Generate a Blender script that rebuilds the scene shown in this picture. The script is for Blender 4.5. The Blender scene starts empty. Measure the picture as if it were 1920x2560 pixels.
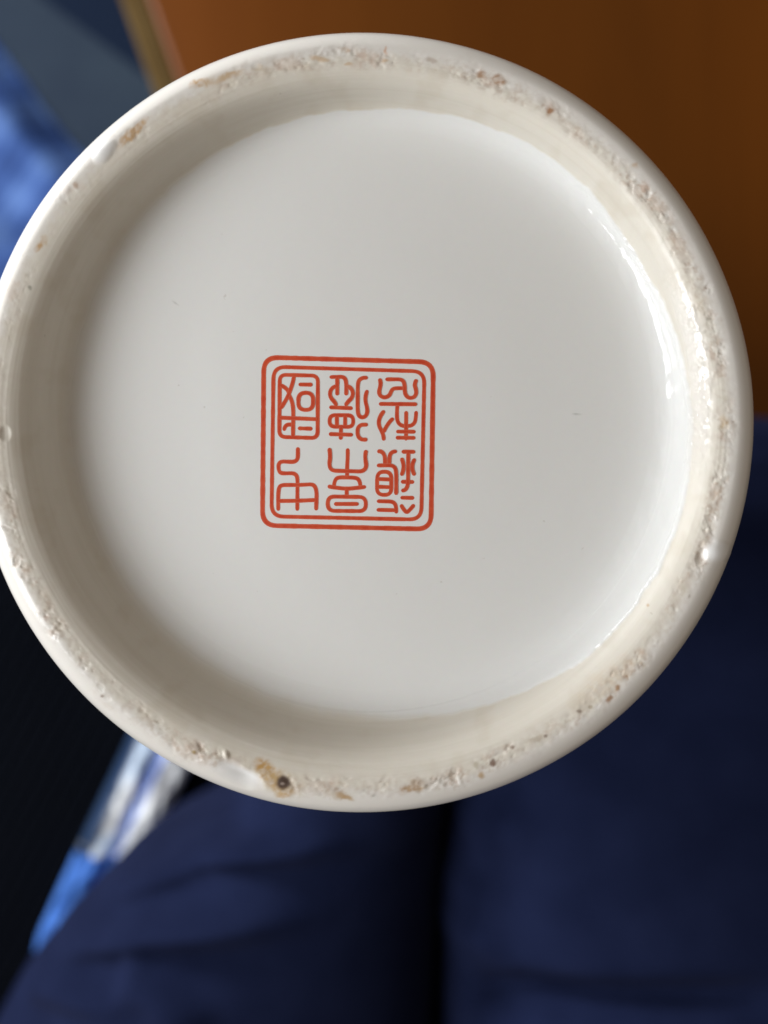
import bpy, math, random
import numpy as np
from mathutils import Vector

# ------------------------------------------------------------------ camera, world, lights, exposure
sc = bpy.context.scene
col = sc.collection
FPX = 1925.0                      # focal length of the phone lens in photograph pixels (1920 x 2560)
CAMZ = 0.95
D0 = 0.1272                       # camera to foot-ring crest
cam_d = bpy.data.cameras.new('camera')
cam = bpy.data.objects.new('camera', cam_d)
col.objects.link(cam)
cam.location = (0, 0, CAMZ)
cam.rotation_euler = (0, 0, 0)
cam_d.sensor_fit = 'HORIZONTAL'
cam_d.sensor_width = 36.0
cam_d.lens = 36.0 * FPX / 1920.0
cam_d.clip_start = 0.005
cam_d.clip_end = 50
cam_d.dof.use_dof = True
cam_d.dof.focus_distance = 0.1355
cam_d.dof.aperture_fstop = 8.5
cam_d.dof.aperture_blades = 0
sc.camera = cam

w = bpy.data.worlds.new('World')
sc.world = w
w.use_nodes = True
bg = w.node_tree.nodes['Background']
bg.inputs[0].default_value = (1.0, 0.85, 0.70, 1)
bg.inputs[1].default_value = 0.22

def area(name, loc, target, sx, sy, power, colr):
    d = bpy.data.lights.new(name, 'AREA')
    d.shape = 'RECTANGLE'; d.size = sx; d.size_y = sy
    d.energy = power; d.color = colr
    o = bpy.data.objects.new(name, d); col.objects.link(o)
    o.location = loc
    o.rotation_euler = (Vector(target) - Vector(loc)).to_track_quat('-Z', 'Y').to_euler()
    return o
# tall window to the left of the sitter
area('window_light', (-1.17, -0.23, 1.56), (0, 0, 0.82), 0.60, 0.95, 20.8, (0.96, 0.985, 1.0))
# added low lamp, not a real pane: rakes across the legs and trouser folds
area('added_leg_light', (-1.00, 0.72, 0.77), (0, -.1, 0.62), 0.50, 0.24, 22.0, (0.96, 0.985, 1.0))

sc.view_settings.view_transform = 'Standard'
sc.view_settings.look = 'None'
sc.view_settings.exposure = 0.0
sc.view_settings.gamma = 1.0
sc.view_settings.use_curve_mapping = False
sc.cycles.max_bounces = 8

# ------------------------------------------------------------------ helpers
def at(px, py, dist):
    return Vector(((px - 960) / FPX * dist, (1280 - py) / FPX * dist, CAMZ - dist))

def empty(name, loc=(0, 0, 0)):
    o = bpy.data.objects.new(name, None); col.objects.link(o)
    o.location = loc; o.empty_display_size = 0.02
    return o

def tag(o, label, cat=None, kind=None):
    o['label'] = label
    if cat: o['category'] = cat
    if kind: o['kind'] = kind

def mesh_np(name, V, F, mat, parent=None, smooth=True):
    """V (n,3) array in world space, F (m,4) or (m,3) int array."""
    V = np.asarray(V, np.float64); F = np.asarray(F, np.int32)
    me = bpy.data.meshes.new(name)
    k = F.shape[1]
    me.vertices.add(len(V)); me.vertices.foreach_set('co', V.astype(np.float32).ravel())
    me.loops.add(F.size); me.loops.foreach_set('vertex_index', F.ravel())
    me.polygons.add(len(F))
    me.polygons.foreach_set('loop_start', np.arange(0, F.size, k, dtype=np.int32))
    me.polygons.foreach_set('use_smooth', np.full(len(F), smooth))
    me.update(calc_edges=True); me.validate()
    if mat: me.materials.append(mat)
    o = bpy.data.objects.new(name, me); col.objects.link(o)
    if parent:
        o.parent = parent
        o.matrix_parent_inverse = parent.matrix_basis.inverted()
    return o

def grid_faces(nu, nv, wrap_u=False):
    """vertices laid out [v][u]"""
    iu = np.arange(nu if wrap_u else nu - 1); iv = np.arange(nv - 1)
    U, W = np.meshgrid(iu, iv)
    U2 = (U + 1) % nu
    return np.stack([W * nu + U, W * nu + U2, (W + 1) * nu + U2, (W + 1) * nu + U], -1).reshape(-1, 4)

_rng = np.random.RandomState(7)
_T = _rng.rand(256, 256)
def vnoise(x, y):
    xi = np.floor(x).astype(int); yi = np.floor(y).astype(int)
    fx = x - xi; fy = y - yi
    fx = fx * fx * (3 - 2 * fx); fy = fy * fy * (3 - 2 * fy)
    a = _T[xi % 256, yi % 256]; b = _T[(xi + 1) % 256, yi % 256]
    c = _T[xi % 256, (yi + 1) % 256]; d = _T[(xi + 1) % 256, (yi + 1) % 256]
    return (a * (1 - fx) + b * fx) * (1 - fy) + (c * (1 - fx) + d * fx) * fy
def fbm(x, y, s, octv=3, seed=0):
    """about 0..1, feature size s"""
    t = 0; amp = 1; tot = 0
    for i in range(octv):
        k = 2 ** i / s
        t = t + amp * vnoise(x * k + 17.3 * seed + 5 * i, y * k + 9.1 * seed + 31 * i); tot += amp; amp *= .5
    return t / tot
def sst(a, b, x):
    t = np.clip((x - a) / (b - a), 0, 1)
    return t * t * (3 - 2 * t)

class NT:
    def __init__(s, name):
        s.m = bpy.data.materials.new(name); s.m.use_nodes = True
        s.t = s.m.node_tree; s.p = s.t.nodes['Principled BSDF']
    def n(s, typ, **kw):
        o = s.t.nodes.new(typ)
        for k, v in kw.items():
            if isinstance(v, dict):
                for a, b in v.items(): o.inputs[a].default_value = b
            else: setattr(o, k, v)
        return o
    def l(s, a, b): s.t.links.new(a, b)
    def coords(s): return s.n('ShaderNodeTexCoord').outputs['Object']
    def ramp(s, fac, stops):
        r = s.n('ShaderNodeValToRGB')
        e = r.color_ramp.elements
        while len(e) < len(stops): e.new(0.5)
        for i, (p, c) in enumerate(stops):
            e[i].position = p; e[i].color = (*c, 1)
        s.l(fac, r.inputs[0]); return r.outputs[0]
    def bump(s, h, strength, dist):
        b = s.n('ShaderNodeBump', inputs_={}) if False else s.n('ShaderNodeBump')
        b.inputs['Strength'].default_value = strength; b.inputs['Distance'].default_value = dist
        s.l(h, b.inputs['Height']); s.l(b.outputs[0], s.p.inputs['Normal']); return b

# ------------------------------------------------------------------ materials
def mat_ceramic():
    a = NT('glazed porcelain')
    c = a.n('ShaderNodeAttribute', attribute_name='tint')
    r = a.n('ShaderNodeAttribute', attribute_name='gloss')
    nz = a.n('ShaderNodeTexNoise'); nz.inputs['Scale'].default_value = 900; nz.inputs['Detail'].default_value = 3
    a.l(a.coords(), nz.inputs['Vector'])
    mx = a.n('ShaderNodeMix', data_type='RGBA', blend_type='MULTIPLY')
    mx.inputs['Factor'].default_value = 0.04
    a.l(c.outputs['Color'], mx.inputs['A']); a.l(nz.outputs['Color'], mx.inputs['B'])
    sp = a.n('ShaderNodeTexNoise'); sp.inputs['Scale'].default_value = 520; sp.inputs['Detail'].default_value = 2
    a.l(a.coords(), sp.inputs['Vector'])
    hs = a.n('ShaderNodeMix', data_type='RGBA', blend_type='MULTIPLY')
    sm = a.n('ShaderNodeMapRange'); sm.inputs['From Min'].default_value = .765; sm.inputs['From Max'].default_value = .83; sm.inputs['To Max'].default_value = .45
    a.l(sp.outputs['Fac'], sm.inputs['Value']); a.l(sm.outputs['Result'], hs.inputs['Factor'])
    a.l(mx.outputs['Result'], hs.inputs['A']); hs.inputs['B'].default_value = (.45, .38, .30, 1)
    a.l(hs.outputs['Result'], a.p.inputs['Base Color'])
    a.l(r.outputs['Fac'], a.p.inputs['Roughness'])
    a.p.inputs['IOR'].default_value = 1.5
    nb = a.n('ShaderNodeTexNoise'); nb.inputs['Scale'].default_value = 160; nb.inputs['Detail'].default_value = 2
    a.l(a.coords(), nb.inputs['Vector'])
    a.bump(nb.outputs['Fac'], 0.25, 0.0002)
    return a.m

def mat_plain_porcelain():
    a = NT('white porcelain body')
    nb = a.n('ShaderNodeTexNoise'); nb.inputs['Scale'].default_value = 90
    a.l(a.coords(), nb.inputs['Vector'])
    a.l(a.ramp(nb.outputs['Fac'], [(0.3, (.76, .76, .735)), (0.7, (.80, .80, .78))]), a.p.inputs['Base Color'])
    a.p.inputs['Roughness'].default_value = 0.16
    return a.m

def mat_ink():
    a = NT('red enamel print')
    nb = a.n('ShaderNodeTexNoise'); nb.inputs['Scale'].default_value = 900; nb.inputs['Detail'].default_value = 5
    a.l(a.coords(), nb.inputs['Vector'])
    core = a.ramp(nb.outputs['Fac'], [(0.3, (.56, .038, .009)), (0.72, (.67, .088, .030))])
    e = a.n('ShaderNodeAttribute', attribute_name='edge')
    mx = a.n('ShaderNodeMix', data_type='RGBA'); mx.inputs['B'].default_value = (.70, .17, .10, 1)
    a.l(e.outputs['Fac'], mx.inputs['Factor']); a.l(core, mx.inputs['A'])
    a.l(mx.outputs['Result'], a.p.inputs['Base Color'])
    a.p.inputs['Roughness'].default_value = 0.3
    return a.m

def mat_trousers():
    a = NT('navy cotton twill')
    co = a.coords()
    wv = a.n('ShaderNodeTexWave', wave_type='BANDS', bands_direction='DIAGONAL'); wv.inputs['Scale'].default_value = 420
    wv.inputs['Distortion'].default_value = 1.5
    nz = a.n('ShaderNodeTexNoise'); nz.inputs['Scale'].default_value = 40; nz.inputs['Detail'].default_value = 5
    a.l(co, wv.inputs['Vector']); a.l(co, nz.inputs['Vector'])
    a.l(a.ramp(nz.outputs['Fac'], [(0.3, (.0058, .0092, .031)), (0.7, (.0086, .0130, .041))]), a.p.inputs['Base Color'])
    a.p.inputs['Roughness'].default_value = 0.85
    a.p.inputs['Sheen Weight'].default_value = 0.02
    a.p.inputs['Sheen Tint'].default_value = (.5, .5, .8, 1)
    a.p.inputs['Specular IOR Level'].default_value = 0.04
    a.bump(wv.outputs['Fac'], 0.4, 0.0006)
    return a.m

def mat_cushion():
    a = NT('black ribbed upholstery')
    co = a.coords()
    wv = a.n('ShaderNodeTexWave', wave_type='BANDS', bands_direction='X'); wv.inputs['Scale'].default_value = 38
    wv.inputs['Distortion'].default_value = 0.6
    mp = a.n('ShaderNodeMapping'); mp.inputs['Rotation'].default_value = (0, 0, math.radians(28))
    a.l(co, mp.inputs['Vector']); a.l(mp.outputs[0], wv.inputs['Vector'])
    a.l(a.ramp(wv.outputs['Fac'], [(0.1, (.0006, .0007, .0011)), (0.9, (.0058, .0070, .0108))]), a.p.inputs['Base Color'])
    a.p.inputs['Roughness'].default_value = 0.95
    a.p.inputs['Specular IOR Level'].default_value = 0.0
    a.bump(wv.outputs['Fac'], 0.8, 0.002)
    return a.m

def mat_wood():
    a = NT('varnished orange brown wood')
    co = a.coords()
    mp = a.n('ShaderNodeMapping'); mp.inputs['Rotation'].default_value = (0, 0, math.radians(-19)); mp.inputs['Scale'].default_value = (9, 1.1, 9)
    nz = a.n('ShaderNodeTexNoise'); nz.inputs['Scale'].default_value = 2.2; nz.inputs['Detail'].default_value = 8
    nz.inputs['Distortion'].default_value = 0.9
    a.l(co, mp.inputs['Vector']); a.l(mp.outputs[0], nz.inputs['Vector'])
    grain = a.ramp(nz.outputs['Fac'], [(0.2, (.092, .0255, .0018)), (0.5, (.102, .0290, .0021)), (0.85, (.118, .0345, .0027))])
    # broad bands: varnish highlights painted in by the left edge and at right, darker between
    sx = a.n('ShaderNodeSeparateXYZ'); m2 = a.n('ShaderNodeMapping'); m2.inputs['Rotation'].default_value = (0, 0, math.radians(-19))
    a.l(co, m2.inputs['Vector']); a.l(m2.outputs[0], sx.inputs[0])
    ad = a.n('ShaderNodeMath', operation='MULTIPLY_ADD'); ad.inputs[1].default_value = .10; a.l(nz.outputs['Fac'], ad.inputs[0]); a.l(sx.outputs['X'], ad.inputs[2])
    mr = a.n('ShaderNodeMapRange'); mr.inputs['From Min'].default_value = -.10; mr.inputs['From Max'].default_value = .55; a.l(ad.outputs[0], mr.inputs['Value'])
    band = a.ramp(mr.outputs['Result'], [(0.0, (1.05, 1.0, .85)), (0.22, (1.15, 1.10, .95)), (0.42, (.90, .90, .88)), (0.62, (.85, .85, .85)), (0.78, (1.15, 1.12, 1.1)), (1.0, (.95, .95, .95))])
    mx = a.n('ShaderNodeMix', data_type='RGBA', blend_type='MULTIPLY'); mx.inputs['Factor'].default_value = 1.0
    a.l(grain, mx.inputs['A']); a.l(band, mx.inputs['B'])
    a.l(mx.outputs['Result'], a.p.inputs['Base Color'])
    a.p.inputs['Roughness'].default_value = 0.5
    a.p.inputs['Specular IOR Level'].default_value = 0.12
    a.bump(nz.outputs['Fac'], 0.2, 0.001)
    return a.m

def mat_edge():
    a = NT('worn pale edge banding')
    nz = a.n('ShaderNodeTexNoise'); nz.inputs['Scale'].default_value = 25; nz.inputs['Detail'].default_value = 5
    a.l(a.coords(), nz.inputs['Vector'])
    a.l(a.ramp(nz.outputs['Fac'], [(0.3, (.072, .043, .0145)), (0.7, (.100, .064, .024))]), a.p.inputs['Base Color'])
    a.p.inputs['Roughness'].default_value = 0.9
    a.p.inputs['Specular IOR Level'].default_value = 0.05
    return a.m

def mat_carpet():
    a = NT('slate carpet with navy band')
    co = a.coords()
    nz = a.n('ShaderNodeTexNoise'); nz.inputs['Scale'].default_value = 220; nz.inputs['Detail'].default_value = 3
    n2 = a.n('ShaderNodeTexNoise'); n2.inputs['Scale'].default_value = 6; n2.inputs['Detail'].default_value = 3
    a.l(co, nz.inputs['Vector']); a.l(co, n2.inputs['Vector'])
    base = a.ramp(n2.outputs['Fac'], [(0.3, (.020, .029, .048)), (0.7, (.031, .045, .064))])
    # darker navy band: signed distance from a line across the carpet
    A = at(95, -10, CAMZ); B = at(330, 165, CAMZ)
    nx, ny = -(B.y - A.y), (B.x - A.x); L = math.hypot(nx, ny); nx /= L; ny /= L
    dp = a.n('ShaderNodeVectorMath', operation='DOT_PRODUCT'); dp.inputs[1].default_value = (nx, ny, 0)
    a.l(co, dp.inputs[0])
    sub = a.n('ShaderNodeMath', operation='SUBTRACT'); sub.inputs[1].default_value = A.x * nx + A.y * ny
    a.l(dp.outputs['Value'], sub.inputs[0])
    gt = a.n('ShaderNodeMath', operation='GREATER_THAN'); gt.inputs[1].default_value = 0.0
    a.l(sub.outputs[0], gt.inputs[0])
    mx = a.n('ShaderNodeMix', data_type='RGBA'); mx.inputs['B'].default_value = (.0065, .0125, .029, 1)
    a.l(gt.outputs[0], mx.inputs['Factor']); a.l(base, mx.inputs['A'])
    a.l(mx.outputs['Result'], a.p.inputs['Base Color'])
    a.p.inputs['Roughness'].default_value = 1.0
    a.p.inputs['Specular IOR Level'].default_value = 0.1
    a.bump(nz.outputs['Fac'], 0.8, 0.004)
    return a.m

def mat_bluecloth():
    a = NT('blue checked woven cloth')
    co = a.coords()
    def bands(ang, scale, dist):
        wv = a.n('ShaderNodeTexWave', wave_type='BANDS', bands_direction='X'); wv.inputs['Scale'].default_value = scale
        wv.inputs['Distortion'].default_value = dist; wv.inputs['Detail'].default_value = 2
        mp = a.n('ShaderNodeMapping'); mp.inputs['Rotation'].default_value = (0, 0, math.radians(ang))
        a.l(co, mp.inputs['Vector']); a.l(mp.outputs[0], wv.inputs['Vector']); return wv.outputs['Fac']
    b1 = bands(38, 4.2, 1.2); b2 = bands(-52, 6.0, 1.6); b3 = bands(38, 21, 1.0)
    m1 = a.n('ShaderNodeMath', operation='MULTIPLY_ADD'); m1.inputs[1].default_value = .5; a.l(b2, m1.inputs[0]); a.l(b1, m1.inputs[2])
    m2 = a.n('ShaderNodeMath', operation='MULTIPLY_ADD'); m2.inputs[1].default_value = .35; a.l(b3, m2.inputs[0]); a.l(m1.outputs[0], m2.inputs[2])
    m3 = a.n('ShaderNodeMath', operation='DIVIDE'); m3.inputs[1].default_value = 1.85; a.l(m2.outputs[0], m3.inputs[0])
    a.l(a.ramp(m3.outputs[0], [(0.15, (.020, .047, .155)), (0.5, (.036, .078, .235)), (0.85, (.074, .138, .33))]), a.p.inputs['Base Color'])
    a.p.inputs['Roughness'].default_value = 0.85
    a.p.inputs['Specular IOR Level'].default_value = 0.15
    nz = a.n('ShaderNodeTexNoise'); nz.inputs['Scale'].default_value = 300
    a.l(co, nz.inputs['Vector']); a.bump(nz.outputs['Fac'], 0.4, 0.001)
    return a.m

def mat_packet():
    a = NT('printed glossy packet film')
    c = a.n('ShaderNodeAttribute', attribute_name='tint')
    nz = a.n('ShaderNodeTexNoise'); nz.inputs['Scale'].default_value = 60
    a.l(a.coords(), nz.inputs['Vector'])
    a.l(c.outputs['Color'], a.p.inputs['Base Color'])
    a.p.inputs['Roughness'].default_value = 0.75
    a.p.inputs['Specular IOR Level'].default_value = 0.15
    a.bump(nz.outputs['Fac'], 0.3, 0.002)
    return a.m

M = dict(ceramic=mat_ceramic(), body=mat_plain_porcelain(), ink=mat_ink(), trousers=mat_trousers(), cushion=mat_cushion(),
         wood=mat_wood(), edge=mat_edge(), carpet=mat_carpet(), blue=mat_bluecloth(), packet=mat_packet())

def color_attr(me, C, name='tint'):
    at_ = me.attributes.new(name, 'FLOAT_COLOR', 'POINT')
    C4 = np.concatenate([C, np.ones((len(C), 1))], 1).astype(np.float32)
    at_.data.foreach_set('color', C4.ravel())

# ------------------------------------------------------------------ setting: carpet, table, seat
def slab(name, x0, x1, y0, y1, z0, z1, mat, parent=None, nx=2, ny=2, hfun=None):
    """closed box with a subdivided top"""
    xs = np.linspace(x0, x1, nx); ys = np.linspace(y0, y1, ny)
    X, Y = np.meshgrid(xs, ys); Z = np.full_like(X, z1)
    if hfun: Z = hfun(X, Y, z1)
    top = np.stack([X, Y, Z], -1).reshape(-1, 3)
    F = grid_faces(nx, ny)
    n = len(top); bot = top.copy(); bot[:, 2] = z0
    Fb = F[:, ::-1] + n
    idx = np.arange(n).reshape(ny, nx)
    rim = list(idx[0, :]) + list(idx[1:, -1]) + list(idx[-1, ::-1][1:]) + list(idx[::-1, 0][1:-1])
    rim = np.array(rim); r2 = np.roll(rim, -1)
    Fs = np.stack([rim, rim + n, r2 + n, r2], -1)
    return mesh_np(name, np.concatenate([top, bot]), np.concatenate([F, Fb, Fs]), mat, parent, smooth=False)

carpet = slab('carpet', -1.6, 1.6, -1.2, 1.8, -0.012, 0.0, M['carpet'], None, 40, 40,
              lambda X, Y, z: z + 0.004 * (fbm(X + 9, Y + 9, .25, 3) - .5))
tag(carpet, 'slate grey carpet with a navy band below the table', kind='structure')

# table: left edge runs through two seen points, top at 0.45
TD = 0.50
e0 = at(300, 0, TD); e1 = at(385, 235, TD)
ax = (e0 - e1).normalized()                    # along left edge, away from the sitter
rt = Vector((ax.y, -ax.x, 0))                  # to the right across the top
corner = e1 - ax * 0.10
table = empty('wooden_table', (corner.x, corner.y, 0))
tag(table, 'orange brown varnished wooden table with a pale worn edge, behind the vase', 'table')
def round_poly(P, r, n=10):
    out = []; P = [Vector(p) for p in P]
    for i in range(len(P)):
        p = P[i]; a = P[i - 1]; b = P[(i + 1) % len(P)]
        s_ = p + (a - p).normalized() * r; e_ = p + (b - p).normalized() * r
        for t in np.linspace(0, 1, n): out.append(s_ * (1 - t) ** 2 + p * 2 * t * (1 - t) + e_ * t * t)
    return out
def inset(P, d):
    out = []; n = len(P)
    for i in range(n):
        t = (P[(i + 1) % n] - P[i - 1]).normalized()
        out.append(P[i] + Vector((-t.y, t.x)) * d)
    return out
def prism(name, rings, mat, parent, hole=False):
    """rings: list of (outline, z) from the bottom up; hole: the last ring joins the first"""
    n = len(rings[0][0]); V = [(p.x, p.y, z) for P, z in rings for p in P]; F = []
    m = len(rings)
    for k in range(m if hole else m - 1):
        for i in range(n):
            j = (i + 1) % n; k2 = (k + 1) % m
            F.append((k * n + i, k * n + j, k2 * n + j, k2 * n + i))
    if not hole: F.append(tuple(range(n))[::-1]); F.append(tuple(range((m - 1) * n, m * n)))
    me = bpy.data.meshes.new(name); me.from_pydata(V, [], F); me.update(); me.materials.append(mat)
    o = bpy.data.objects.new(name, me); col.objects.link(o)
    o.parent = parent; o.matrix_parent_inverse = parent.matrix_basis.inverted()
    return o
SW = 0.0165; TZ = CAMZ - TD
ld = ax.to_2d(); l0 = e1.to_2d()
pn = l0 - ld * ((l0.y - .034) / ld.y)           # near left corner
pf = l0 + ld * ((.62 - l0.y) / ld.y)            # far left corner
OUT = round_poly([pn, (.78, .034), (.86, .62), pf], .05)
prism('edge_strip', [(OUT, TZ - .029), (OUT, TZ - .006), (inset(OUT, .0015), TZ - .0032), (inset(OUT, .004), TZ - .002), (inset(OUT, SW - .001), TZ - .002), (inset(OUT, SW - .001), TZ - .029)], M['edge'], table, True)
IN = inset(OUT, SW)
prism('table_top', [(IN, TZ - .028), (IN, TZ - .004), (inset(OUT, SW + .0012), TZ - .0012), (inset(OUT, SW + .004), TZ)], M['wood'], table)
for (lx, ly) in ((pn.x + .09, .10), (.68, .10), (.76, .52), (pf.x + .10, .52)):
    q = lambda h: [Vector((lx + a * h, ly + b * h)) for a, b in ((-1, -1), (1, -1), (1, 1), (-1, 1))]
    prism('leg', [(q(.016), 0.0), (q(.024), TZ - .12), (q(.026), TZ - .0285)], M['wood'], table)

# black ribbed seat
def seat_h(X, Y, z):
    edge = np.minimum(np.minimum(X + .75, .75 - X), np.minimum(Y + .62, .02 - Y))
    return z - 0.05 * (1 - sst(0, .06, edge)) ** 2 + .006 * (fbm(X + 4, Y + 4, .12, 3, 3) - .5)
seat = empty('sofa_seat', (0, -.3, 0))
tag(seat, 'black finely ribbed sofa seat to the left of the navy trousers', 'sofa')
slab('seat_cushion', -.75, .75, -.62, .02, .30, .475, M['cushion'], seat, 160, 90, seat_h)
slab('seat_base', -.74, .74, -.61, .0, .0, .298, M['cushion'], seat, 2, 2)

# blue cloth heaped on the carpet: edge runs diagonally from upper left to the vase
def build_cloth():
    nu, nv = 150, 150
    A = at(-260, -210, .91); B = at(330, 545, .91)            # visible edge line
    d = (B - A); L = d.length; d.normalize()
    nrm = Vector((-d.y, d.x, 0));
    if nrm.x > 0: nrm = -nrm                                   # away from the table, to the left and down
    u = np.linspace(-.10, L + .25, nu); v = np.linspace(0, .55, nv)
    U, W = np.meshgrid(u, v)
    edge = .012 * (fbm(U + 3, W * 0 + 2, .09, 3, 5) - .5)
    X = A.x + d.x * U + nrm.x * (W + edge); Y = A.y + d.y * U + nrm.y * (W + edge)
    wob = fbm(X + 5, Y + 5, .16, 2, 8)
    t = U * 1.0 + .35 * W + .10 * wob
    fold = .5 + .5 * np.sin(t * 58) ; fold2 = .5 + .5 * np.sin(W * 46 - U * 9 + 5 * wob)
    Z = .004 + .045 * sst(0, .05, W) * (.65 + .20 * fold ** 1.5 + .28 * fold2 * wob) + .012 * fbm(X, Y, .05, 3, 2) * sst(0, .02, W)
    top = np.stack([X, Y, Z], -1).reshape(-1, 3)
    bot = top.copy(); bot[:, 2] = np.maximum(bot[:, 2] - .004, .0028)
    n = len(top); F = grid_faces(nu, nv)
    idx = np.arange(n).reshape(nv, nu)
    rim = np.array(list(idx[0, :]) + list(idx[1:, -1]) + list(idx[-1, ::-1][1:]) + list(idx[::-1, 0][1:-1])); r2 = np.roll(rim, -1)
    Fa = np.concatenate([F, F[:, ::-1] + n, np.stack([rim, rim + n, r2 + n, r2], -1)])
    return mesh_np('blue_cloth', np.concatenate([top, bot]), Fa, M['blue'])
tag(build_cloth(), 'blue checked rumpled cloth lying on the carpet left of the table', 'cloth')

# ------------------------------------------------------------------ person: navy trousers on the seat
def seg_dist(X, Y, pts):
    """distance to a polyline and position 0..1 along it"""
    best = np.full(X.shape, 1e9); par = np.zeros(X.shape); n = len(pts) - 1
    for i, (a, b) in enumerate(zip(pts[:-1], pts[1:])):
        ax_, ay_ = a; bx_, by_ = b
        dx, dy = bx_ - ax_, by_ - ay_
        t = np.clip(((X - ax_) * dx + (Y - ay_) * dy) / (dx * dx + dy * dy), 0, 1)
        d = np.hypot(X - ax_ - t * dx, Y - ay_ - t * dy)
        par = np.where(d < best, (i + t) / n, par); best = np.minimum(best, d)
    return best, par
def wpts(pts, dist): return [(at(a, b, dist).x, at(a, b, dist).y) for a, b in pts]

person = empty('person', (0, -.3, .475))
tag(person, 'seated person in navy trousers, only the lap showing below the vase', 'person')

def leg_mesh(sections, nt, ns, seed, folds):
    """sections: (y, xl, xr, ztop, zbot)"""
    S = np.array(sections)
    s = np.linspace(0, len(S) - 1, ns)
    def ip(c):
        # smooth interpolation through sections
        k = np.arange(len(S)); return np.interp(s, k, S[:, c])
    def smooth(a):
        for _ in range(10): a[1:-1] = .25 * a[:-2] + .5 * a[1:-1] + .25 * a[2:]
        return a
    y, xl, xr, zt, zb = [smooth(ip(c)) for c in range(5)]
    th = np.linspace(0, 2 * np.pi, nt, endpoint=False)
    TH, K = np.meshgrid(th, np.arange(ns))
    cx = (xl + xr) / 2; hw = (xr - xl) / 2; cz = (zt + zb) / 2; hh = (zt - zb) / 2
    c = np.cos(TH); sn = np.sin(TH)
    ex = np.sign(c) * np.abs(c) ** .9; ez = np.sign(sn) * np.abs(sn) ** .9
    X = cx[K] + hw[K] * ex; Y = y[K] + 0 * TH; Z = cz[K] + hh[K] * ez
    disp = np.zeros_like(X); up = np.clip(sn * 1.4 + .45, 0, 1)
    for pts, wdt, amp in folds:
        dd, pp = seg_dist(X, Y, pts); disp += 2.3 * amp * np.exp(-(dd / (1.05 * wdt)) ** 2) * sst(0, .15, pp) * sst(1, .55, pp)
    disp += .0035 * (fbm(X + 3 + .5 * Y, Y * 1.6 + 3 - .8 * X, .075, 2, seed) - .5)
    Z = Z + disp * up
    X = X + disp * ex * .4
    V = np.stack([X, Y, Z], -1).reshape(-1, 3)
    F = grid_faces(nt, ns, True)
    n = len(V)
    V = np.concatenate([V, [[cx[0], y[0], cz[0]], [cx[-1], y[-1], cz[-1]]]])
    a = np.arange(nt); b = (a + 1) % nt
    F3 = np.concatenate([np.stack([b, a, np.full(nt, n), np.full(nt, n)], -1)[:, :3], np.stack([a + (ns - 1) * nt, b + (ns - 1) * nt, np.full(nt, n + 1)], -1)])
    return V, F, F3

def build_trousers():
    FD = .345
    foldsL = [(wpts([(170, 2300), (370, 2205), (520, 2132), (650, 2104), (800, 2090), (950, 2090)], FD), .0055, .0048),
              (wpts([(60, 2440), (230, 2355), (405, 2296), (560, 2270), (700, 2255), (900, 2250)], FD), .0065, .0042),
              (wpts([(330, 2090), (460, 2035), (600, 1990)], FD), .008, .003),
              (wpts([(10, 2500), (140, 2470), (300, 2452), (420, 2440)], FD), .007, .0035),
              (wpts([(310, 2380), (420, 2425), (500, 2480), (560, 2560)], FD), .008, .0028),
              (wpts([(160, 2600), (320, 2530), (520, 2500)], FD), .009, .003)]
    # left leg: thigh narrowing to a rounded knee behind the vase
    L = [(-.60, -.23, .035, .660, .475), (-.45, -.225, .030, .650, .472), (-.34, -.215, .026, .640, .470), (-.262, -.200, .025, .630, .468),
         (-.230, -.183, .026, .628, .467), (-.206, -.163, .028, .626, .466), (-.190, -.148, .029, .624, .466), (-.176, -.134, .030, .622, .468),
         (-.164, -.116, .031, .620, .470), (-.154, -.098, .032, .617, .472), (-.144, -.076, .033, .617, .474), (-.125, -.066, .035, .620, .474),
         (-.08, -.062, .038, .626, .474), (-.03, -.062, .042, .630, .474), (.02, -.058, .045, .628, .474), (.045, -.050, .042, .618, .480),
         (.062, -.036, .034, .600, .494), (.072, -.018, .020, .578, .512), (.076, -.004, .008, .556, .535)]
    V1, F1, T1 = leg_mesh(L, 200, 340, 2, foldsL)
    foldsR = [(wpts([(1100, 2330), (1180, 2295), (1290, 2250)], .33), .009, .003),
              (wpts([(1085, 2430), (1190, 2400), (1300, 2375)], .33), .009, .003),
              (wpts([(1160, 2580), (1330, 2495), (1560, 2455), (1800, 2420), (1950, 2370)], .33), .007, -.006),
              (wpts([(1170, 2160), (1260, 2110), (1350, 2050)], .33), .011, .002)]
    R_ = [(-.60, .030, .300, .668, .475), (-.45, .028, .298, .658, .472), (-.30, .0262, .292, .650, .470), (-.20, .0295, .285, .644, .470),
          (-.14, .033, .280, .640, .470), (-.06, .040, .275, .634, .470), (0, .048, .268, .628, .472), (.022, .056, .258, .620, .476),
          (.036, .070, .246, .606, .486), (.044, .088, .228, .588, .500), (.048, .115, .200, .568, .520)]
    V2, F2, T2 = leg_mesh(R_, 200, 340, 6, foldsR)
    V = np.concatenate([V1, V2]); n = len(V1)
    F = [tuple(f) for f in np.concatenate([F1, F2 + n]).tolist()] + [tuple(f) for f in np.concatenate([T1, T2 + n]).tolist()]
    me = bpy.data.meshes.new('trousers'); me.from_pydata(V.tolist(), [], F); me.update()
    me.polygons.foreach_set('use_smooth', np.ones(len(me.polygons), bool))
    me.materials.append(M['trousers'])
    o = bpy.data.objects.new('trousers', me); col.objects.link(o)
    o.parent = person; o.matrix_parent_inverse = person.matrix_basis.inverted()
    return o
build_trousers()

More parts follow.
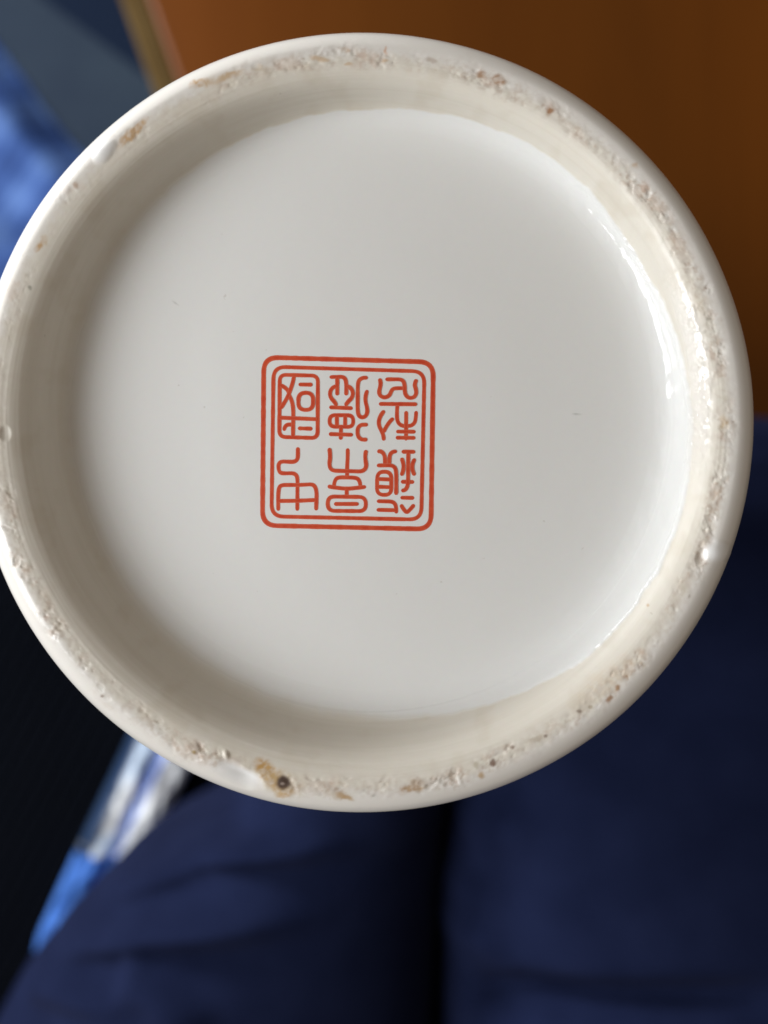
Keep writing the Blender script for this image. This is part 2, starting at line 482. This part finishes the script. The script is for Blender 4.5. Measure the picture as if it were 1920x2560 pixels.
# ------------------------------------------------------------------ blue and white packet on the seat
def build_packet():
    PD = .425
    A = at(482, 1660, PD); B = at(60, 2540, PD)
    d = (B - A); L = d.length; d.normalize(); nr = Vector((-d.y, d.x, 0))
    if nr.x < 0: nr = -nr                      # towards the leg
    nu, nt = 220, 96
    s = np.linspace(0, 1, nu); th = np.linspace(0, 2 * np.pi, nt, endpoint=False)
    TH, S = np.meshgrid(th, s)
    hw = .0215 * (1 - .14 * S) * np.sqrt(np.clip(1 - np.abs(2 * S - 1) ** 14, 0.002, 1))
    hh = .012 * np.sqrt(np.clip(1 - np.abs(2 * S - 1) ** 6, 0.002, 1))
    c = np.cos(TH); sn = np.sin(TH)
    a = hw * c; z = hh * sn
    crease = .0020 * np.sin(S * 21 + 1.6 * c + 2 * np.sin(S * 9)) * np.clip(sn, 0, 1) + .012 * (fbm(S * 3, c * .8 + 3, .22, 3, 4) - .5) * np.clip(sn + .2, 0, 1)
    groove = -.0045 * np.exp(-((c - .22 + .25 * S) / .13) ** 2) * (sn > 0)
    z = z + crease + groove
    X = A.x + d.x * S * L + nr.x * a; Y = A.y + d.y * S * L + nr.y * a; Z = .489 + z
    V = np.stack([X, Y, Z], -1).reshape(-1, 3)
    F = grid_faces(nt, nu, True)
    o = mesh_np('packet', V, F, M['packet'])
    # print: white film, a blue stripe lengthwise, pale blue patches, a solid blue end
    q = fbm(S * 6 + 2, c * 1.2 + 5, .9, 3, 9)
    C = np.zeros(S.shape + (3,)) + np.array((.90, .92, .94))
    pb = sst(.50, .66, q) * (c < .15)
    C = C * (1 - pb[..., None]) + pb[..., None] * np.array((.45, .56, .72))
    st = np.exp(-((c - .22 + .25 * S) / .17) ** 4)
    C = C * (1 - st[..., None]) + st[..., None] * np.array((.22, .33, .74))
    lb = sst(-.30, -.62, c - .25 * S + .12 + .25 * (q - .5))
    C = C * (1 - lb[..., None]) + lb[..., None] * np.array((.012, .03, .075))  # shaded left side of the packet, painted in as dark navy
    en = sst(.610, .620, S + .03 * c)
    C = C * (1 - en[..., None]) + en[..., None] * np.array((.045, .135, .44))
    ln = np.exp(-((S + .03 * c - .592) / .004) ** 2) * .5
    C = C * (1 - ln[..., None]) + ln[..., None] * np.array((.3, .3, .3))
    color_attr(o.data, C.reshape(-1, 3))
    return o
tag(build_packet(), 'narrow crumpled blue and white packet between the black seat and navy trousers', 'packet')

# ------------------------------------------------------------------ the vase, foot upwards
CC = at(906, 1050, D0)                         # centre of the foot ring
CRZ = CAMZ - D0
vase = empty('porcelain_vase', (CC.x, CC.y, CRZ - .195))
tag(vase, 'white porcelain vase held upside down, gritty foot ring and red seal showing', 'vase')

# profile of the foot, (radius mm, z mm), from the middle of the base to the outer side
ctrl = [(0, -6.5), (12, -6.7), (24, -7.3), (36, -8.35), (43, -9.05), (47, -9.4), (49.8, -9.4), (51.7, -9.0), (53.0, -8.25), (53.9, -7.2),
        (54.6, -5.9), (55.2, -4.5), (55.8, -3.2), (56.5, -2.05), (57.4, -1.1), (58.6, -.45), (60.0, -.12), (61.5, 0), (62.5, -.15),
        (63.7, -.75), (64.9, -1.75), (66.0, -3.2), (66.8, -5.0), (67.2, -7.0), (67.4, -9.5), (67.4, -13)]
def catmull(P, per):
    P = np.array(P, float); out = []
    for i in range(len(P) - 1):
        p0 = P[max(i - 1, 0)]; p1 = P[i]; p2 = P[i + 1]; p3 = P[min(i + 2, len(P) - 1)]
        n = per(p1, p2)
        t = np.linspace(0, 1, n, endpoint=False)[:, None]
        out.append(.5 * ((2 * p1) + (-p0 + p2) * t + (2 * p0 - 5 * p1 + 4 * p2 - p3) * t ** 2 + (-p0 + 3 * p1 - 3 * p2 + p3) * t ** 3))
    out.append(P[-1:]); return np.concatenate(out)
prof = catmull(ctrl, lambda a, b: max(3, int(np.hypot(*(b - a)) / (.13 if a[0] >= 49 and b[1] > -9.45 else .9))))
prof[:, 0] = np.maximum(prof[:, 0], 0.02)
NS = 1600
NR = len(prof)
tang = np.gradient(prof, axis=0); nlen = np.hypot(tang[:, 0], tang[:, 1]); nrmR = -tang[:, 1] / nlen; nrmZ = tang[:, 0] / nlen
th = np.linspace(0, 2 * np.pi, NS, endpoint=False)
TH, K = np.meshgrid(th, np.arange(NR))
R = prof[:, 0][K]; Z = prof[:, 1][K]
inside = np.clip(-Z / 9.4, 0, 1) * (R < 60.5)
def ring_xyz(R, Z):
    X = CC.x + R * 1e-3 * np.cos(TH) + .0015 * inside
    Y = CC.y + R * 1e-3 * np.sin(TH) + .0029 * inside
    return X, Y, CRZ + Z * 1e-3
X, Y, ZZ = ring_xyz(R, Z)
PU = 960 + X / (CAMZ - ZZ) * FPX               # where on the ring each grit mark, chip and stain sits, in photo units
PV = 1280 - Y / (CAMZ - ZZ) * FPX
rho = np.hypot(PU - 899, PV - 1058)
ang = np.degrees(np.arctan2(1058 - PV, PU - 899))
rhof = np.hypot(PU - 935, PV - 1025); angf = np.degrees(np.arctan2(1025 - PV, PU - 935))

# hand-turned unevenness
wob = .10 * np.sin(TH * 2 + .6) + .08 * np.sin(TH * 3 + 2.0) + .05 * np.sin(TH * 7 + 1) + .03 * np.sin(TH * 13)
onring = sst(54, 58, R)
lathe = .075 * (fbm(R * 1.6, TH * 1.5, .7, 4, 3) - .5) * sst(54.5, 56, R) * (1 - sst(60, 61, R))
# grit along the crest
cen = 914 + 10 * (fbm(TH * 9, TH * 0 + 4, 1, 2, 1) - .5) * 2
hwid = 17 + 15 * (fbm(TH * 14, TH * 0 + 8, 1, 3, 2))
grit = np.exp(-(np.abs(rho - cen) / hwid) ** 3)
gn = .65 * fbm(PU, PV, 21, 2, 4) + .35 * fbm(PU, PV, 11, 2, 5)
patch = sst(.36, .66, fbm(TH * 13, rho * .02, 1, 3, 6))
gamp = grit * (.34 + .66 * patch) * (.35 + .65 * np.maximum(sst(-200, -100, -ang) * 0 + sst(20, -60, ang) * sst(-170, -120, ang), sst(150, 60, ang)))
disp = .28 * gamp * (gn - .62)
disp += -.20 * gamp * sst(.56, .78, fbm(PU + .25 * PV, PV - .25 * PU, 24, 3, 12))
# glaze-run sparkle zone on the right inner slope
spark = sst(-14, 2, ang) * sst(34, 14, ang) * np.exp(-(np.abs(rho - (852 + 8 * np.sin(TH * 5))) / 26) ** 4)
spark_n = .5 * fbm(PU, PV * .55, 9, 2, 21) + .5 * fbm(PU, PV * .6, 17, 2, 22)
disp += .50 * spark * (spark_n - .5)
# chips: (px, py, half length, half width, tilt deg, depth mm)
chips = [(598, 1937, 66, 27, -24, 1.0), (1756, 1390, 15, 26, -25, .55), (1791, 1378, 33, 28, 0, -.42), (262, 378, 36, 21, 40, -.42), (12, 1085, 14, 18, 0, .3), (1120, 1962, 12, 8, 30, .25),
         (640, 168, 12, 9, 0, .12), (700, 160, 9, 12, 0, .12), (565, 1888, 8, 12, 20, -.3)]
chipmask = np.zeros_like(R)
for (a, b, hl, hw_, tl, dp) in chips:
    t = math.radians(tl); dx = PU - a + .5 * min(hl, 30) * (fbm(PU, PV, 60, 2, 71) - .5); dy = -(PV - b) + .6 * hw_ * (fbm(PU, PV, 55, 2, 72) - .5)
    u = (dx * math.cos(t) + dy * math.sin(t)) / hl; v = (-dx * math.sin(t) + dy * math.cos(t)) / hw_
    q = u * u + v * v
    m = 1 - sst(.45, 1.3, np.sqrt(q))
    disp = disp * (1 - m) - dp * np.clip(1 - q * .8, 0, 1) ** 1.3 * (.25 + .75 * sst(-1, .5, u) if hl > 50 else 1.0)
    if dp > .6 or dp == -.42: chipmask = np.maximum(chipmask, m)
# edge of the glaze where it thickens: a small lip
gb_a = [-180, -150, -120, -95, -75, -48, -25, 0, 12, 26, 56, 90, 130, 180]
gb_r = [757, 757, 758, 762, 782, 818, 818, 797, 782, 764, 772, 752, 752, 757]
gb = np.interp(angf, gb_a, gb_r) + 9 * (fbm(TH * 16, TH * 0 + 3, 1, 4, 31) - .5) + 3 * (fbm(PU, PV, 14, 2, 32) - .5)
soft = 3.5 + 26 * np.clip(-np.cos(np.radians(angf - 25)) * 1.2, 0, 1)
glz = sst(1, -1, (rhof - gb) / soft)
lip = np.exp(-((rhof - gb + 7) / 7) ** 2) * sst(-70, -20, angf) * sst(70, 30, angf)
disp += .26 * lip + .03 * glz
ripple = sst(-45, -10, angf) * sst(62, 30, angf) * sst(690, 735, rhof) * sst(880, 840, rhof)
disp += ripple * (.22 * (fbm(PU, PV * .5, 46, 2, 81) - .5) + .10 * (fbm(PU, PV * .6, 20, 2, 82) - .5))
Rn = R + disp * nrmR[K] + wob * onring * .6
Zn = Z + disp * nrmZ[K] + (lathe + .05 * np.sin(TH * 2 + 2) * onring)
# the base sags a touch unevenly
Zn += -.25 * np.exp(-((PU - 1180) ** 2 + (PV - 1250) ** 2) / 420.0 ** 2) * (R < 53)
X, Y, ZZ = ring_xyz(Rn, Zn)

# own colours: white glaze, cream biscuit, gritty tan, brown iron stains
glaze_c = np.array((.81, .815, .805)); cream = np.array((.745, .705, .625)); outer_c = np.array((.785, .76, .72))
C = np.zeros(R.shape + (3,)) + cream
def blend(m, c):
    global C
    m = np.clip(m, 0, 1)[..., None]; C = C * (1 - m) + m * np.asarray(c)
blend(.35 * (fbm(PU, PV, 120, 3, 41) - .2), (.72, .69, .63))
blend(.30 * sst(.5, .8, fbm(PU, PV, 60, 3, 43)), (.60, .53, .42))
blend(.18 * sst(.45, .8, fbm(R * 2.6, TH * 3.0, 1, 3, 61)), (.60, .55, .46))
blend(.15 * sst(.55, .8, fbm(R * 5.5, TH * 2.0, 1, 2, 62)), (.80, .77, .71))
out_m = sst(905, 935, rho + 22 * (fbm(PU, PV, 20, 3, 44) - .5))
blend(out_m, outer_c)
blend(glz, glaze_c)
blend(.75 * gamp * sst(.40, .62, fbm(PU, PV, 11, 3, 45)), (.58, .52, .46))
blend(.55 * gamp * sst(.58, .74, fbm(PU, PV, 9, 2, 46)), (.47, .36, .28))
blend(.35 * grit * sst(.45, .7, fbm(PU, PV, 45, 3, 47)) * patch, (.66, .52, .42))
blend(.75 * spark, (.74, .71, .67))
blend(chipmask, (.86, .86, .855))
TAN = (.52, .31, .13); BR = (.34, .17, .075); DK = (.16, .085, .055)
stains = [  # px, py, half length, half width, tilt, colour, strength
    (505, 208, 30, 14, 10, TAN, .8), (570, 190, 42, 11, 22, TAN, .85), (335, 328, 56, 11, 42, TAN, .8), (98, 612, 24, 11, 55, TAN, .85), (190, 465, 9, 12, 30, BR, .5),
    (800, 146, 26, 8, -12, TAN, .55), (862, 124, 10, 10, 0, TAN, .6), (905, 138, 14, 8, -20, (.55, .42, .34), .6), (965, 124, 6, 11, 0, (.55, .28, .15), .65), (963, 150, 10, 6, 0, TAN, .5),
    (1080, 150, 20, 7, -20, (.42, .33, .26), .5), (1205, 184, 16, 11, -20, BR, .75), (1248, 198, 20, 13, -15, BR, .85), (1375, 275, 9, 14, 0, BR, .9), (1402, 300, 7, 10, 0, (.45, .38, .33), .6),
    (1590, 415, 9, 9, 0, TAN, .5), (1612, 470, 18, 12, -50, (.55, .40, .31), .7), (870, 160, 12, 5, 0, TAN, .5), (650, 170, 20, 10, 10, (.55, .44, .32), .55),
    (1808, 1058, 14, 20, 0, (.55, .36, .17), .7), (1770, 800, 5, 5, 0, (.3, .28, .22), .6), (1760, 830, 10, 5, 0, (.45, .42, .36), .6),
    (1565, 1696, 7, 9, -30, BR, .9), (1543, 1720, 8, 7, 0, BR, .85), (1524, 1748, 9, 7, 20, BR, .8), (1608, 1662, 8, 10, 20, (.45, .36, .25), .6), (1478, 1768, 7, 6, 0, (.35, .28, .2), .7), (1447, 1781, 7, 5, 0, DK, .65),
    (1365, 1842, 6, 5, 0, DK, .7), (1340, 1850, 22, 8, 25, (.45, .38, .3), .6), (1282, 1868, 7, 6, 0, DK, .7), (1234, 1909, 9, 8, 0, DK, .85), (1203, 1940, 12, 8, 10, (.45, .30, .15), .8), (1192, 1915, 10, 14, 30, (.42, .38, .28), .55),
    (1030, 1975, 38, 13, 6, (.40, .24, .11), .8), (1040, 1960, 20, 12, 20, (.36, .24, .14), .6), (860, 1992, 24, 7, -18, (.46, .26, .08), .85), (850, 1988, 40, 14, -8, (.55, .45, .34), .5), (935, 1990, 6, 4, 0, (.35, .33, .3), .5),
    (665, 1925, 36, 24, -38, (.50, .27, .06), .95), (700, 1955, 38, 30, -30, (.52, .31, .11), .85), (715, 1985, 26, 10, 0, (.55, .33, .14), .7),
    (485, 1882, 8, 7, 0, (.42, .30, .12), .8), (537, 1910, 7, 8, 0, (.45, .34, .24), .7), (255, 1738, 5, 4, 0, DK, .6), (115, 1548, 6, 9, 20, (.42, .32, .27), .5), (76, 720, 6, 5, 0, (.25, .25, .2), .7),
    (1620, 1512, 4, 4, 0, TAN, .7), (1722, 1490, 4, 5, 0, (.35, .3, .25), .6), (440, 758, 3, 3, 0, (.5, .5, .48), .6), (1440, 1035, 3, 3, 0, (.45, .45, .43), .6),
    (1520, 1700, 120, 34, 38, (.66, .52, .36), .30), (560, 200, 60, 26, 15, (.66, .58, .46), .4), (700, 1955, 70, 40, -20, (.62, .50, .30), .35)]
wx = 16 * (fbm(PU, PV, 16, 3, 51) - .5); wy = 16 * (fbm(PU, PV, 16, 3, 52) - .5)
brk = fbm(PU, PV, 10, 3, 53)
nochip = 1 - chipmask
def stain(a, b, hl, hw_, tl, c, st, solid=False):
    near = (np.abs(PU - a) < 3 * hl + 30) & (np.abs(PV - b) < 3 * hl + 30)
    t = math.radians(tl); k = min(1, hw_ / 10)
    dx = PU + wx * k - a; dy = -(PV + wy * k - b)
    u = (dx * math.cos(t) + dy * math.sin(t)) / hl; v = (-dx * math.sin(t) + dy * math.cos(t)) / hw_
    m = st * sst(1.25, .45, np.sqrt(u * u + v * v)) * (1 if solid or hw_ < 9 else (.45 + .55 * sst(.35, .6, brk)))
    blend(m * near * nochip, c)
for s_ in stains: stain(*s_)
# burnt black spot, a broken ring
dq = np.hypot(PU - 709 + .5 * wx, PV - 1956 + .5 * wy)
blend(.95 * sst(24, 12, dq) * nochip, (.065, .038, .032))
blend(.85 * sst(7, 3, np.hypot(PU - 706, (PV - 1959) * 1.4)), (.36, .29, .25))
G = np.zeros_like(R) + .42
def gmix(m, v):
    global G
    G = G * (1 - np.clip(m, 0, 1)) + np.clip(m, 0, 1) * v
gmix(out_m, .22); gmix(gamp * .8, .5); gmix(glz, .10); gmix(chipmask, .16); gmix(spark, .07)

Vfull = np.stack([X, Y, ZZ], -1)
# smooth normals of the whole surface so that the parts join without a seam
du = np.roll(Vfull, -1, 1) - np.roll(Vfull, 1, 1); dv = np.gradient(Vfull, axis=0)
Nf = np.cross(du, dv); Nf /= np.maximum(np.linalg.norm(Nf, axis=-1, keepdims=True), 1e-20)
Nf[Nf[:, :, 2].mean(1) < -.2] *= -1
if Nf[NR // 3, 0, 2] < 0: Nf = -Nf
def vase_part(name, k0, k1, mat, label=None):
    V = Vfull[k0:k1 + 1]; nv = k1 - k0 + 1
    F = grid_faces(NS, nv, True)[:, ::-1]
    o = mesh_np(name, V.reshape(-1, 3), F, mat, vase)
    color_attr(o.data, C[k0:k1 + 1].reshape(-1, 3))
    g = o.data.attributes.new('gloss', 'FLOAT', 'POINT'); g.data.foreach_set('value', G[k0:k1 + 1].astype(np.float32).ravel())
    o.data.normals_split_custom_set_from_vertices(Nf[k0:k1 + 1].reshape(-1, 3).tolist())
    if label: o['label'] = label
    return o
def kz(r): return int(np.argmin(np.abs(prof[:, 0] - r) + (np.arange(NR) > NR * .97)))
ka = kz(55.3); kb = int(np.argmin(np.hypot(prof[:, 0] - 66.8, prof[:, 1] + 5)))
base = vase_part('base', 0, ka, M['ceramic'], 'smooth white glazed base inside the foot ring')
foot = vase_part('foot_ring', ka, kb, M['ceramic'], 'cream gritty foot ring with brown stains and chips')
# body: from the foot down to the mouth, hollow
NB = 200
bp = [(prof[kb][0], prof[kb][1]), (67.2, -7), (67.4, -10), (67.6, -20), (68.2, -50), (68.6, -90), (68.4, -130), (68.0, -168), (68.6, -187), (69.0, -193), (68.4, -195.5),
      (66.4, -195), (65.4, -191), (64.6, -165), (65, -90), (63.5, -30), (58, -19), (40, -16.5), (.05, -16)]
bth = np.linspace(0, 2 * np.pi, NB, endpoint=False)
BT, BK = np.meshgrid(bth, np.arange(len(bp))); bpa = np.array(bp)
bw = np.zeros_like(BT); 
bx = CC.x + bpa[:, 0][BK] * 1e-3 * np.cos(BT); by = CC.y + bpa[:, 0][BK] * 1e-3 * np.sin(BT); bz = CRZ + bpa[:, 1][BK] * 1e-3
# first row copies the real (uneven) edge of the foot ring
bx[0] = X[kb, ::NS // NB]; by[0] = Y[kb, ::NS // NB]; bz[0] = ZZ[kb, ::NS // NB]
mesh_np('body', np.stack([bx, by, bz], -1).reshape(-1, 3), grid_faces(NB, len(bp), True)[:, ::-1], M['body'], vase)

# ------------------------------------------------------------------ red seal printed on the base
kf = int(np.argmax(prof[:, 0] > 50))
def base_z(px, py):
    """distance to the glazed base under a photo point"""
    zz = -7.5
    for _ in range(6):
        p = at(px, py, D0 - zz * 1e-3)
        sh = min(1, -zz / 9.4)
        rr = math.hypot(p.x - CC.x - .0015 * sh, p.y - CC.y - .0029 * sh) * 1e3
        z0 = float(np.interp(rr, prof[:kf, 0], prof[:kf, 1]))
        zz = z0 + .03 - .25 * math.exp(-((px - 1180) ** 2 + (py - 1250) ** 2) / 420.0 ** 2)
    return D0 - zz * 1e-3
def chaikin(P, it=2, closed=False):
    P = [np.array(p, float) for p in P]
    for _ in range(it):
        Q = []
        n = len(P)
        rng = range(n if closed else n - 1)
        if not closed: Q.append(P[0])
        for i in rng:
            a = P[i]; b = P[(i + 1) % n]
            Q += [a * .75 + b * .25, a * .25 + b * .75]
        if not closed: Q.append(P[-1])
        P = Q
    return P
def rrect(tl, tr, br, bl, r):
    out = []; c = [np.array(p, float) for p in (tl, tr, br, bl)]
    r = min(r, .49 * min(np.linalg.norm(c[i] - c[i - 1]) for i in range(4)))
    for i in range(4):
        p = c[i]; a = c[i - 1]; b = c[(i + 1) % 4]
        da = (a - p) / np.linalg.norm(a - p); db = (b - p) / np.linalg.norm(b - p)
        s = p + da * r; e = p + db * r
        for t in np.linspace(0, 1, 9): out.append(s * (1 - t) ** 2 * 1 + p * 2 * t * (1 - t) + e * t * t)
    return out
_lay = [0]
rs = random.Random(3)
def ribbon(P, wpx, closed, V, F):
    """flat stroke of width wpx (photo px) with rounded ends laid on the base"""
    P = [np.array(p, float) for p in P]
    # resample
    Q = [P[0]]
    seq = P + ([P[0]] if closed else [])
    for a, b in zip(seq[:-1], seq[1:]):
        n = max(1, int(np.linalg.norm(b - a) / 2.5))
        for k in range(1, n + 1): Q.append(a + (b - a) * k / n)
    if closed: Q = Q[:-1]
    Q = np.array(Q); n = len(Q)
    T = (np.roll(Q, -1, 0) - np.roll(Q, 1, 0)) if closed else np.gradient(Q, axis=0)
    T /= np.maximum(np.linalg.norm(T, axis=1, keepdims=True), 1e-9); N = np.stack([-T[:, 1], T[:, 0]], 1)
    hw_ = np.full(n, wpx / 2)
    ph = rs.random() * 50
    hw_ *= 1 + .14 * (vnoise(np.arange(n) * .22 + ph, np.full(n, 3.3 + ph)) - .5)
    if not closed:
        s = np.concatenate([[0], np.cumsum(np.linalg.norm(np.diff(Q, axis=0), axis=1))]); e = np.minimum(s, s[-1] - s)
        hw_ *= np.sqrt(np.clip(1 - (1 - np.clip(e / (wpx * .5), 0, 1)) ** 2, .12, 1))
    _lay[0] += 1
    lift = 1.4e-5 + 6e-6 * (_lay[0] % 9)
    b0 = len(V); ACR = (1, .62, 0, -.62, -1)
    for i in range(n):
        for sgn in ACR:
            q = Q[i] + N[i] * hw_[i] * sgn
            d = base_z(q[0], q[1]) - lift
            V.append(tuple(at(q[0], q[1], d)))
    m = n if closed else n - 1
    for i in range(m):
        j = (i + 1) % n
        for k in range(4):
            F.append((b0 + 5 * i + k, b0 + 5 * i + k + 1, b0 + 5 * j + k + 1, b0 + 5 * j + k))
def strokes(name, items, parent, org, k):
    V, F = [], []
    for it in items:
        kind, pts, wd = it
        pts = [np.array(org) + np.array(p, float) / k for p in pts]
        if kind == 's': ribbon(chaikin(pts, 2), wd, False, V, F)
        elif kind == 'l': ribbon(pts, wd, False, V, F)
        elif kind == 'c': ribbon(pts, wd, True, V, F)
    me = bpy.data.meshes.new(name); me.from_pydata(V, [], F); me.update(); me.materials.append(M['ink'])
    ea = me.attributes.new('edge', 'FLOAT', 'POINT'); ea.data.foreach_set('value', np.tile(np.array((1, .25, 0, .25, 1), np.float32), len(V) // 5))
    # make every face look up
    import bmesh
    bm = bmesh.new(); bm.from_mesh(me)
    for f in bm.faces:
        f.normal_update()
        if f.normal.z < 0: f.normal_flip()
        f.smooth = True
    bm.to_mesh(me); bm.free()
    o = bpy.data.objects.new(name, me); col.objects.link(o)
    if parent is not None:
        o.parent = parent
        if parent is vase: o.matrix_parent_inverse = vase.matrix_basis.inverted()
    return o
K1 = 1659 / 480.0
seal = strokes('seal_mark', [('c', rrect((102, 80), (1567, 122), (1546, 1566), (90, 1533), 125), 12.4)], vase, (630, 870), K1)
seal['label'] = 'square red double-framed seal mark of six seal-script characters'
strokes('inner_frame', [('c', rrect((186, 162), (1490, 203), (1462, 1483), (168, 1455), 105), 10.2)], seal, (630, 870), K1)
WS = 10.4
KZ = 11.64
def S(*p): return ('s', p, WS)
def Ln(*p): return ('l', p, WS)
def O(tl, tr, br, bl, r): return ('c', rrect(tl, tr, br, bl, r), WS)
chars = [
 ((680, 920), [O((225, 195), (1335, 225), (1325, 2040), (212, 2005), 190),
   S((235, 490), (390, 575), (480, 680), (500, 800), (560, 920), (610, 1100), (620, 1400), (612, 1700), (610, 2010)),
   S((640, 230), (605, 420), (545, 600), (480, 780), (390, 960), (240, 1190)),
   Ln((770, 480), (1180, 485)), O((768, 722), (1195, 722), (1190, 1222), (762, 1216), 230), Ln((215, 1445), (1320, 1492)),
   S((345, 1830), (370, 1720), (430, 1655), (510, 1645), (605, 1650)), Ln((750, 1755), (1180, 1768))]),
 ((680, 1100), [S((750, 210), (755, 430), (740, 570), (640, 640), (430, 630), (270, 625), (195, 690), (185, 800), (210, 920), (280, 970), (450, 970), (620, 965), (720, 1030), (742, 1170), (740, 1310), (737, 1700), (735, 2060)),
   S((180, 2060), (178, 1800), (180, 1560), (200, 1390), (270, 1312), (480, 1308), (740, 1310), (980, 1300), (1170, 1288), (1265, 1370), (1300, 1550), (1290, 1800), (1282, 2050)),
   S((180, 1775), (740, 1770), (1280, 1745))]),
 ((810, 920), [S((160, 265), (350, 258), (540, 255), (625, 320), (650, 480), (647, 650), (645, 800)), Ln((385, 260), (383, 800)),
   S((375, 525), (260, 560), (185, 650), (168, 780), (210, 890), (300, 980), (370, 1100)), S((645, 525), (745, 555), (825, 650), (842, 770), (800, 880), (700, 975), (612, 1100)),
   Ln((150, 1142), (840, 1172)), O((165, 1372), (850, 1378), (850, 1715), (160, 1705), 250), Ln((372, 1380), (375, 1700)), Ln((615, 1380), (612, 1700)),
   Ln((492, 1700), (485, 2090)), Ln((140, 1922), (840, 1945)),
   S((1275, 285), (1130, 282), (1010, 350), (980, 490), (978, 850), (975, 1230), (1005, 1390), (1110, 1450), (1215, 1400), (1262, 1280), (1250, 1150), (1210, 1000), (1200, 880), (1220, 760), (1262, 640)),
   S((1275, 1650), (1180, 1650), (1080, 1652), (985, 1730), (968, 1880), (1000, 2015), (1090, 2082), (1180, 2085), (1262, 2082))]),
 ((810, 1100), [S((150, 230), (175, 400), (175, 550), (152, 680), (172, 820), (260, 892), (450, 900), (660, 905), (880, 912), (1090, 917), (1195, 850), (1232, 740), (1205, 600), (1195, 450), (1225, 290)),
   S((690, 240), (690, 500), (672, 800), (670, 1080)), S((290, 1370), (300, 1220), (360, 1115), (460, 1086), (680, 1090), (920, 1098), (1010, 1150), (1052, 1260), (1062, 1370)),
   S((105, 1345), (300, 1382), (660, 1425), (1000, 1388), (1225, 1362)), Ln((662, 1425), (657, 1630)), O((105, 1645), (1215, 1660), (1215, 2072), (110, 2062), 270), Ln((290, 1862), (1010, 1862))]),
 ((930, 920), [S((215, 300), (252, 420), (240, 540), (203, 670), (220, 790), (310, 855), (420, 852), (515, 785), (550, 690), (605, 605), (720, 587), (935, 590)),
   S((385, 330), (620, 330), (840, 330), (925, 395), (952, 540), (950, 710), (1005, 830), (1110, 882), (1235, 845), (1292, 730), (1270, 600), (1240, 500), (1262, 400), (1305, 330)),
   Ln((200, 1045), (1315, 1055)), S((740, 1050), (725, 1300), (728, 1490), (770, 1610), (870, 1682), (1000, 1692), (1130, 1682), (1235, 1610), (1272, 1480), (1287, 1250)),
   Ln((995, 1250), (990, 2110)), Ln((700, 1850), (1270, 1855)), Ln((690, 2028), (1265, 2034)),
   S((362, 1235), (250, 1380), (192, 1540), (205, 1690), (270, 1820), (330, 1960), (342, 2115)), S((625, 1455), (500, 1575), (390, 1750), (325, 1880))]),
 ((930, 1100), [S((150, 330), (270, 330), (352, 420), (380, 540), (380, 730)), S((725, 330), (600, 340), (520, 420), (505, 550), (505, 730)),
   S((140, 742), (350, 738), (560, 735), (665, 795), (702, 920), (705, 1250), (700, 1600)), O((155, 922), (565, 925), (560, 1602), (140, 1592), 250), Ln((160, 1135), (555, 1150)), Ln((160, 1360), (555, 1375)),
   S((140, 1780), (360, 1785), (580, 1790), (675, 1860), (702, 1980), (705, 2140)), Ln((130, 2032), (690, 2045)),
   Ln((860, 340), (1260, 345)), S((1055, 350), (1050, 700), (1048, 1200), (1032, 1350), (960, 1465), (845, 1472)),
   S((855, 515), (910, 680), (918, 820), (890, 950), (845, 1040)), S((1245, 535), (1180, 680), (1168, 800), (1190, 930), (1245, 1035)),
   Ln((840, 1215), (1230, 1222)), Ln((825, 1678), (1230, 1686)), S((835, 1875), (920, 2020), (1010, 2118), (1100, 2030), (1235, 1875))]),
]
for org, items in chars:
    strokes('seal_character', items, seal, org, KZ)
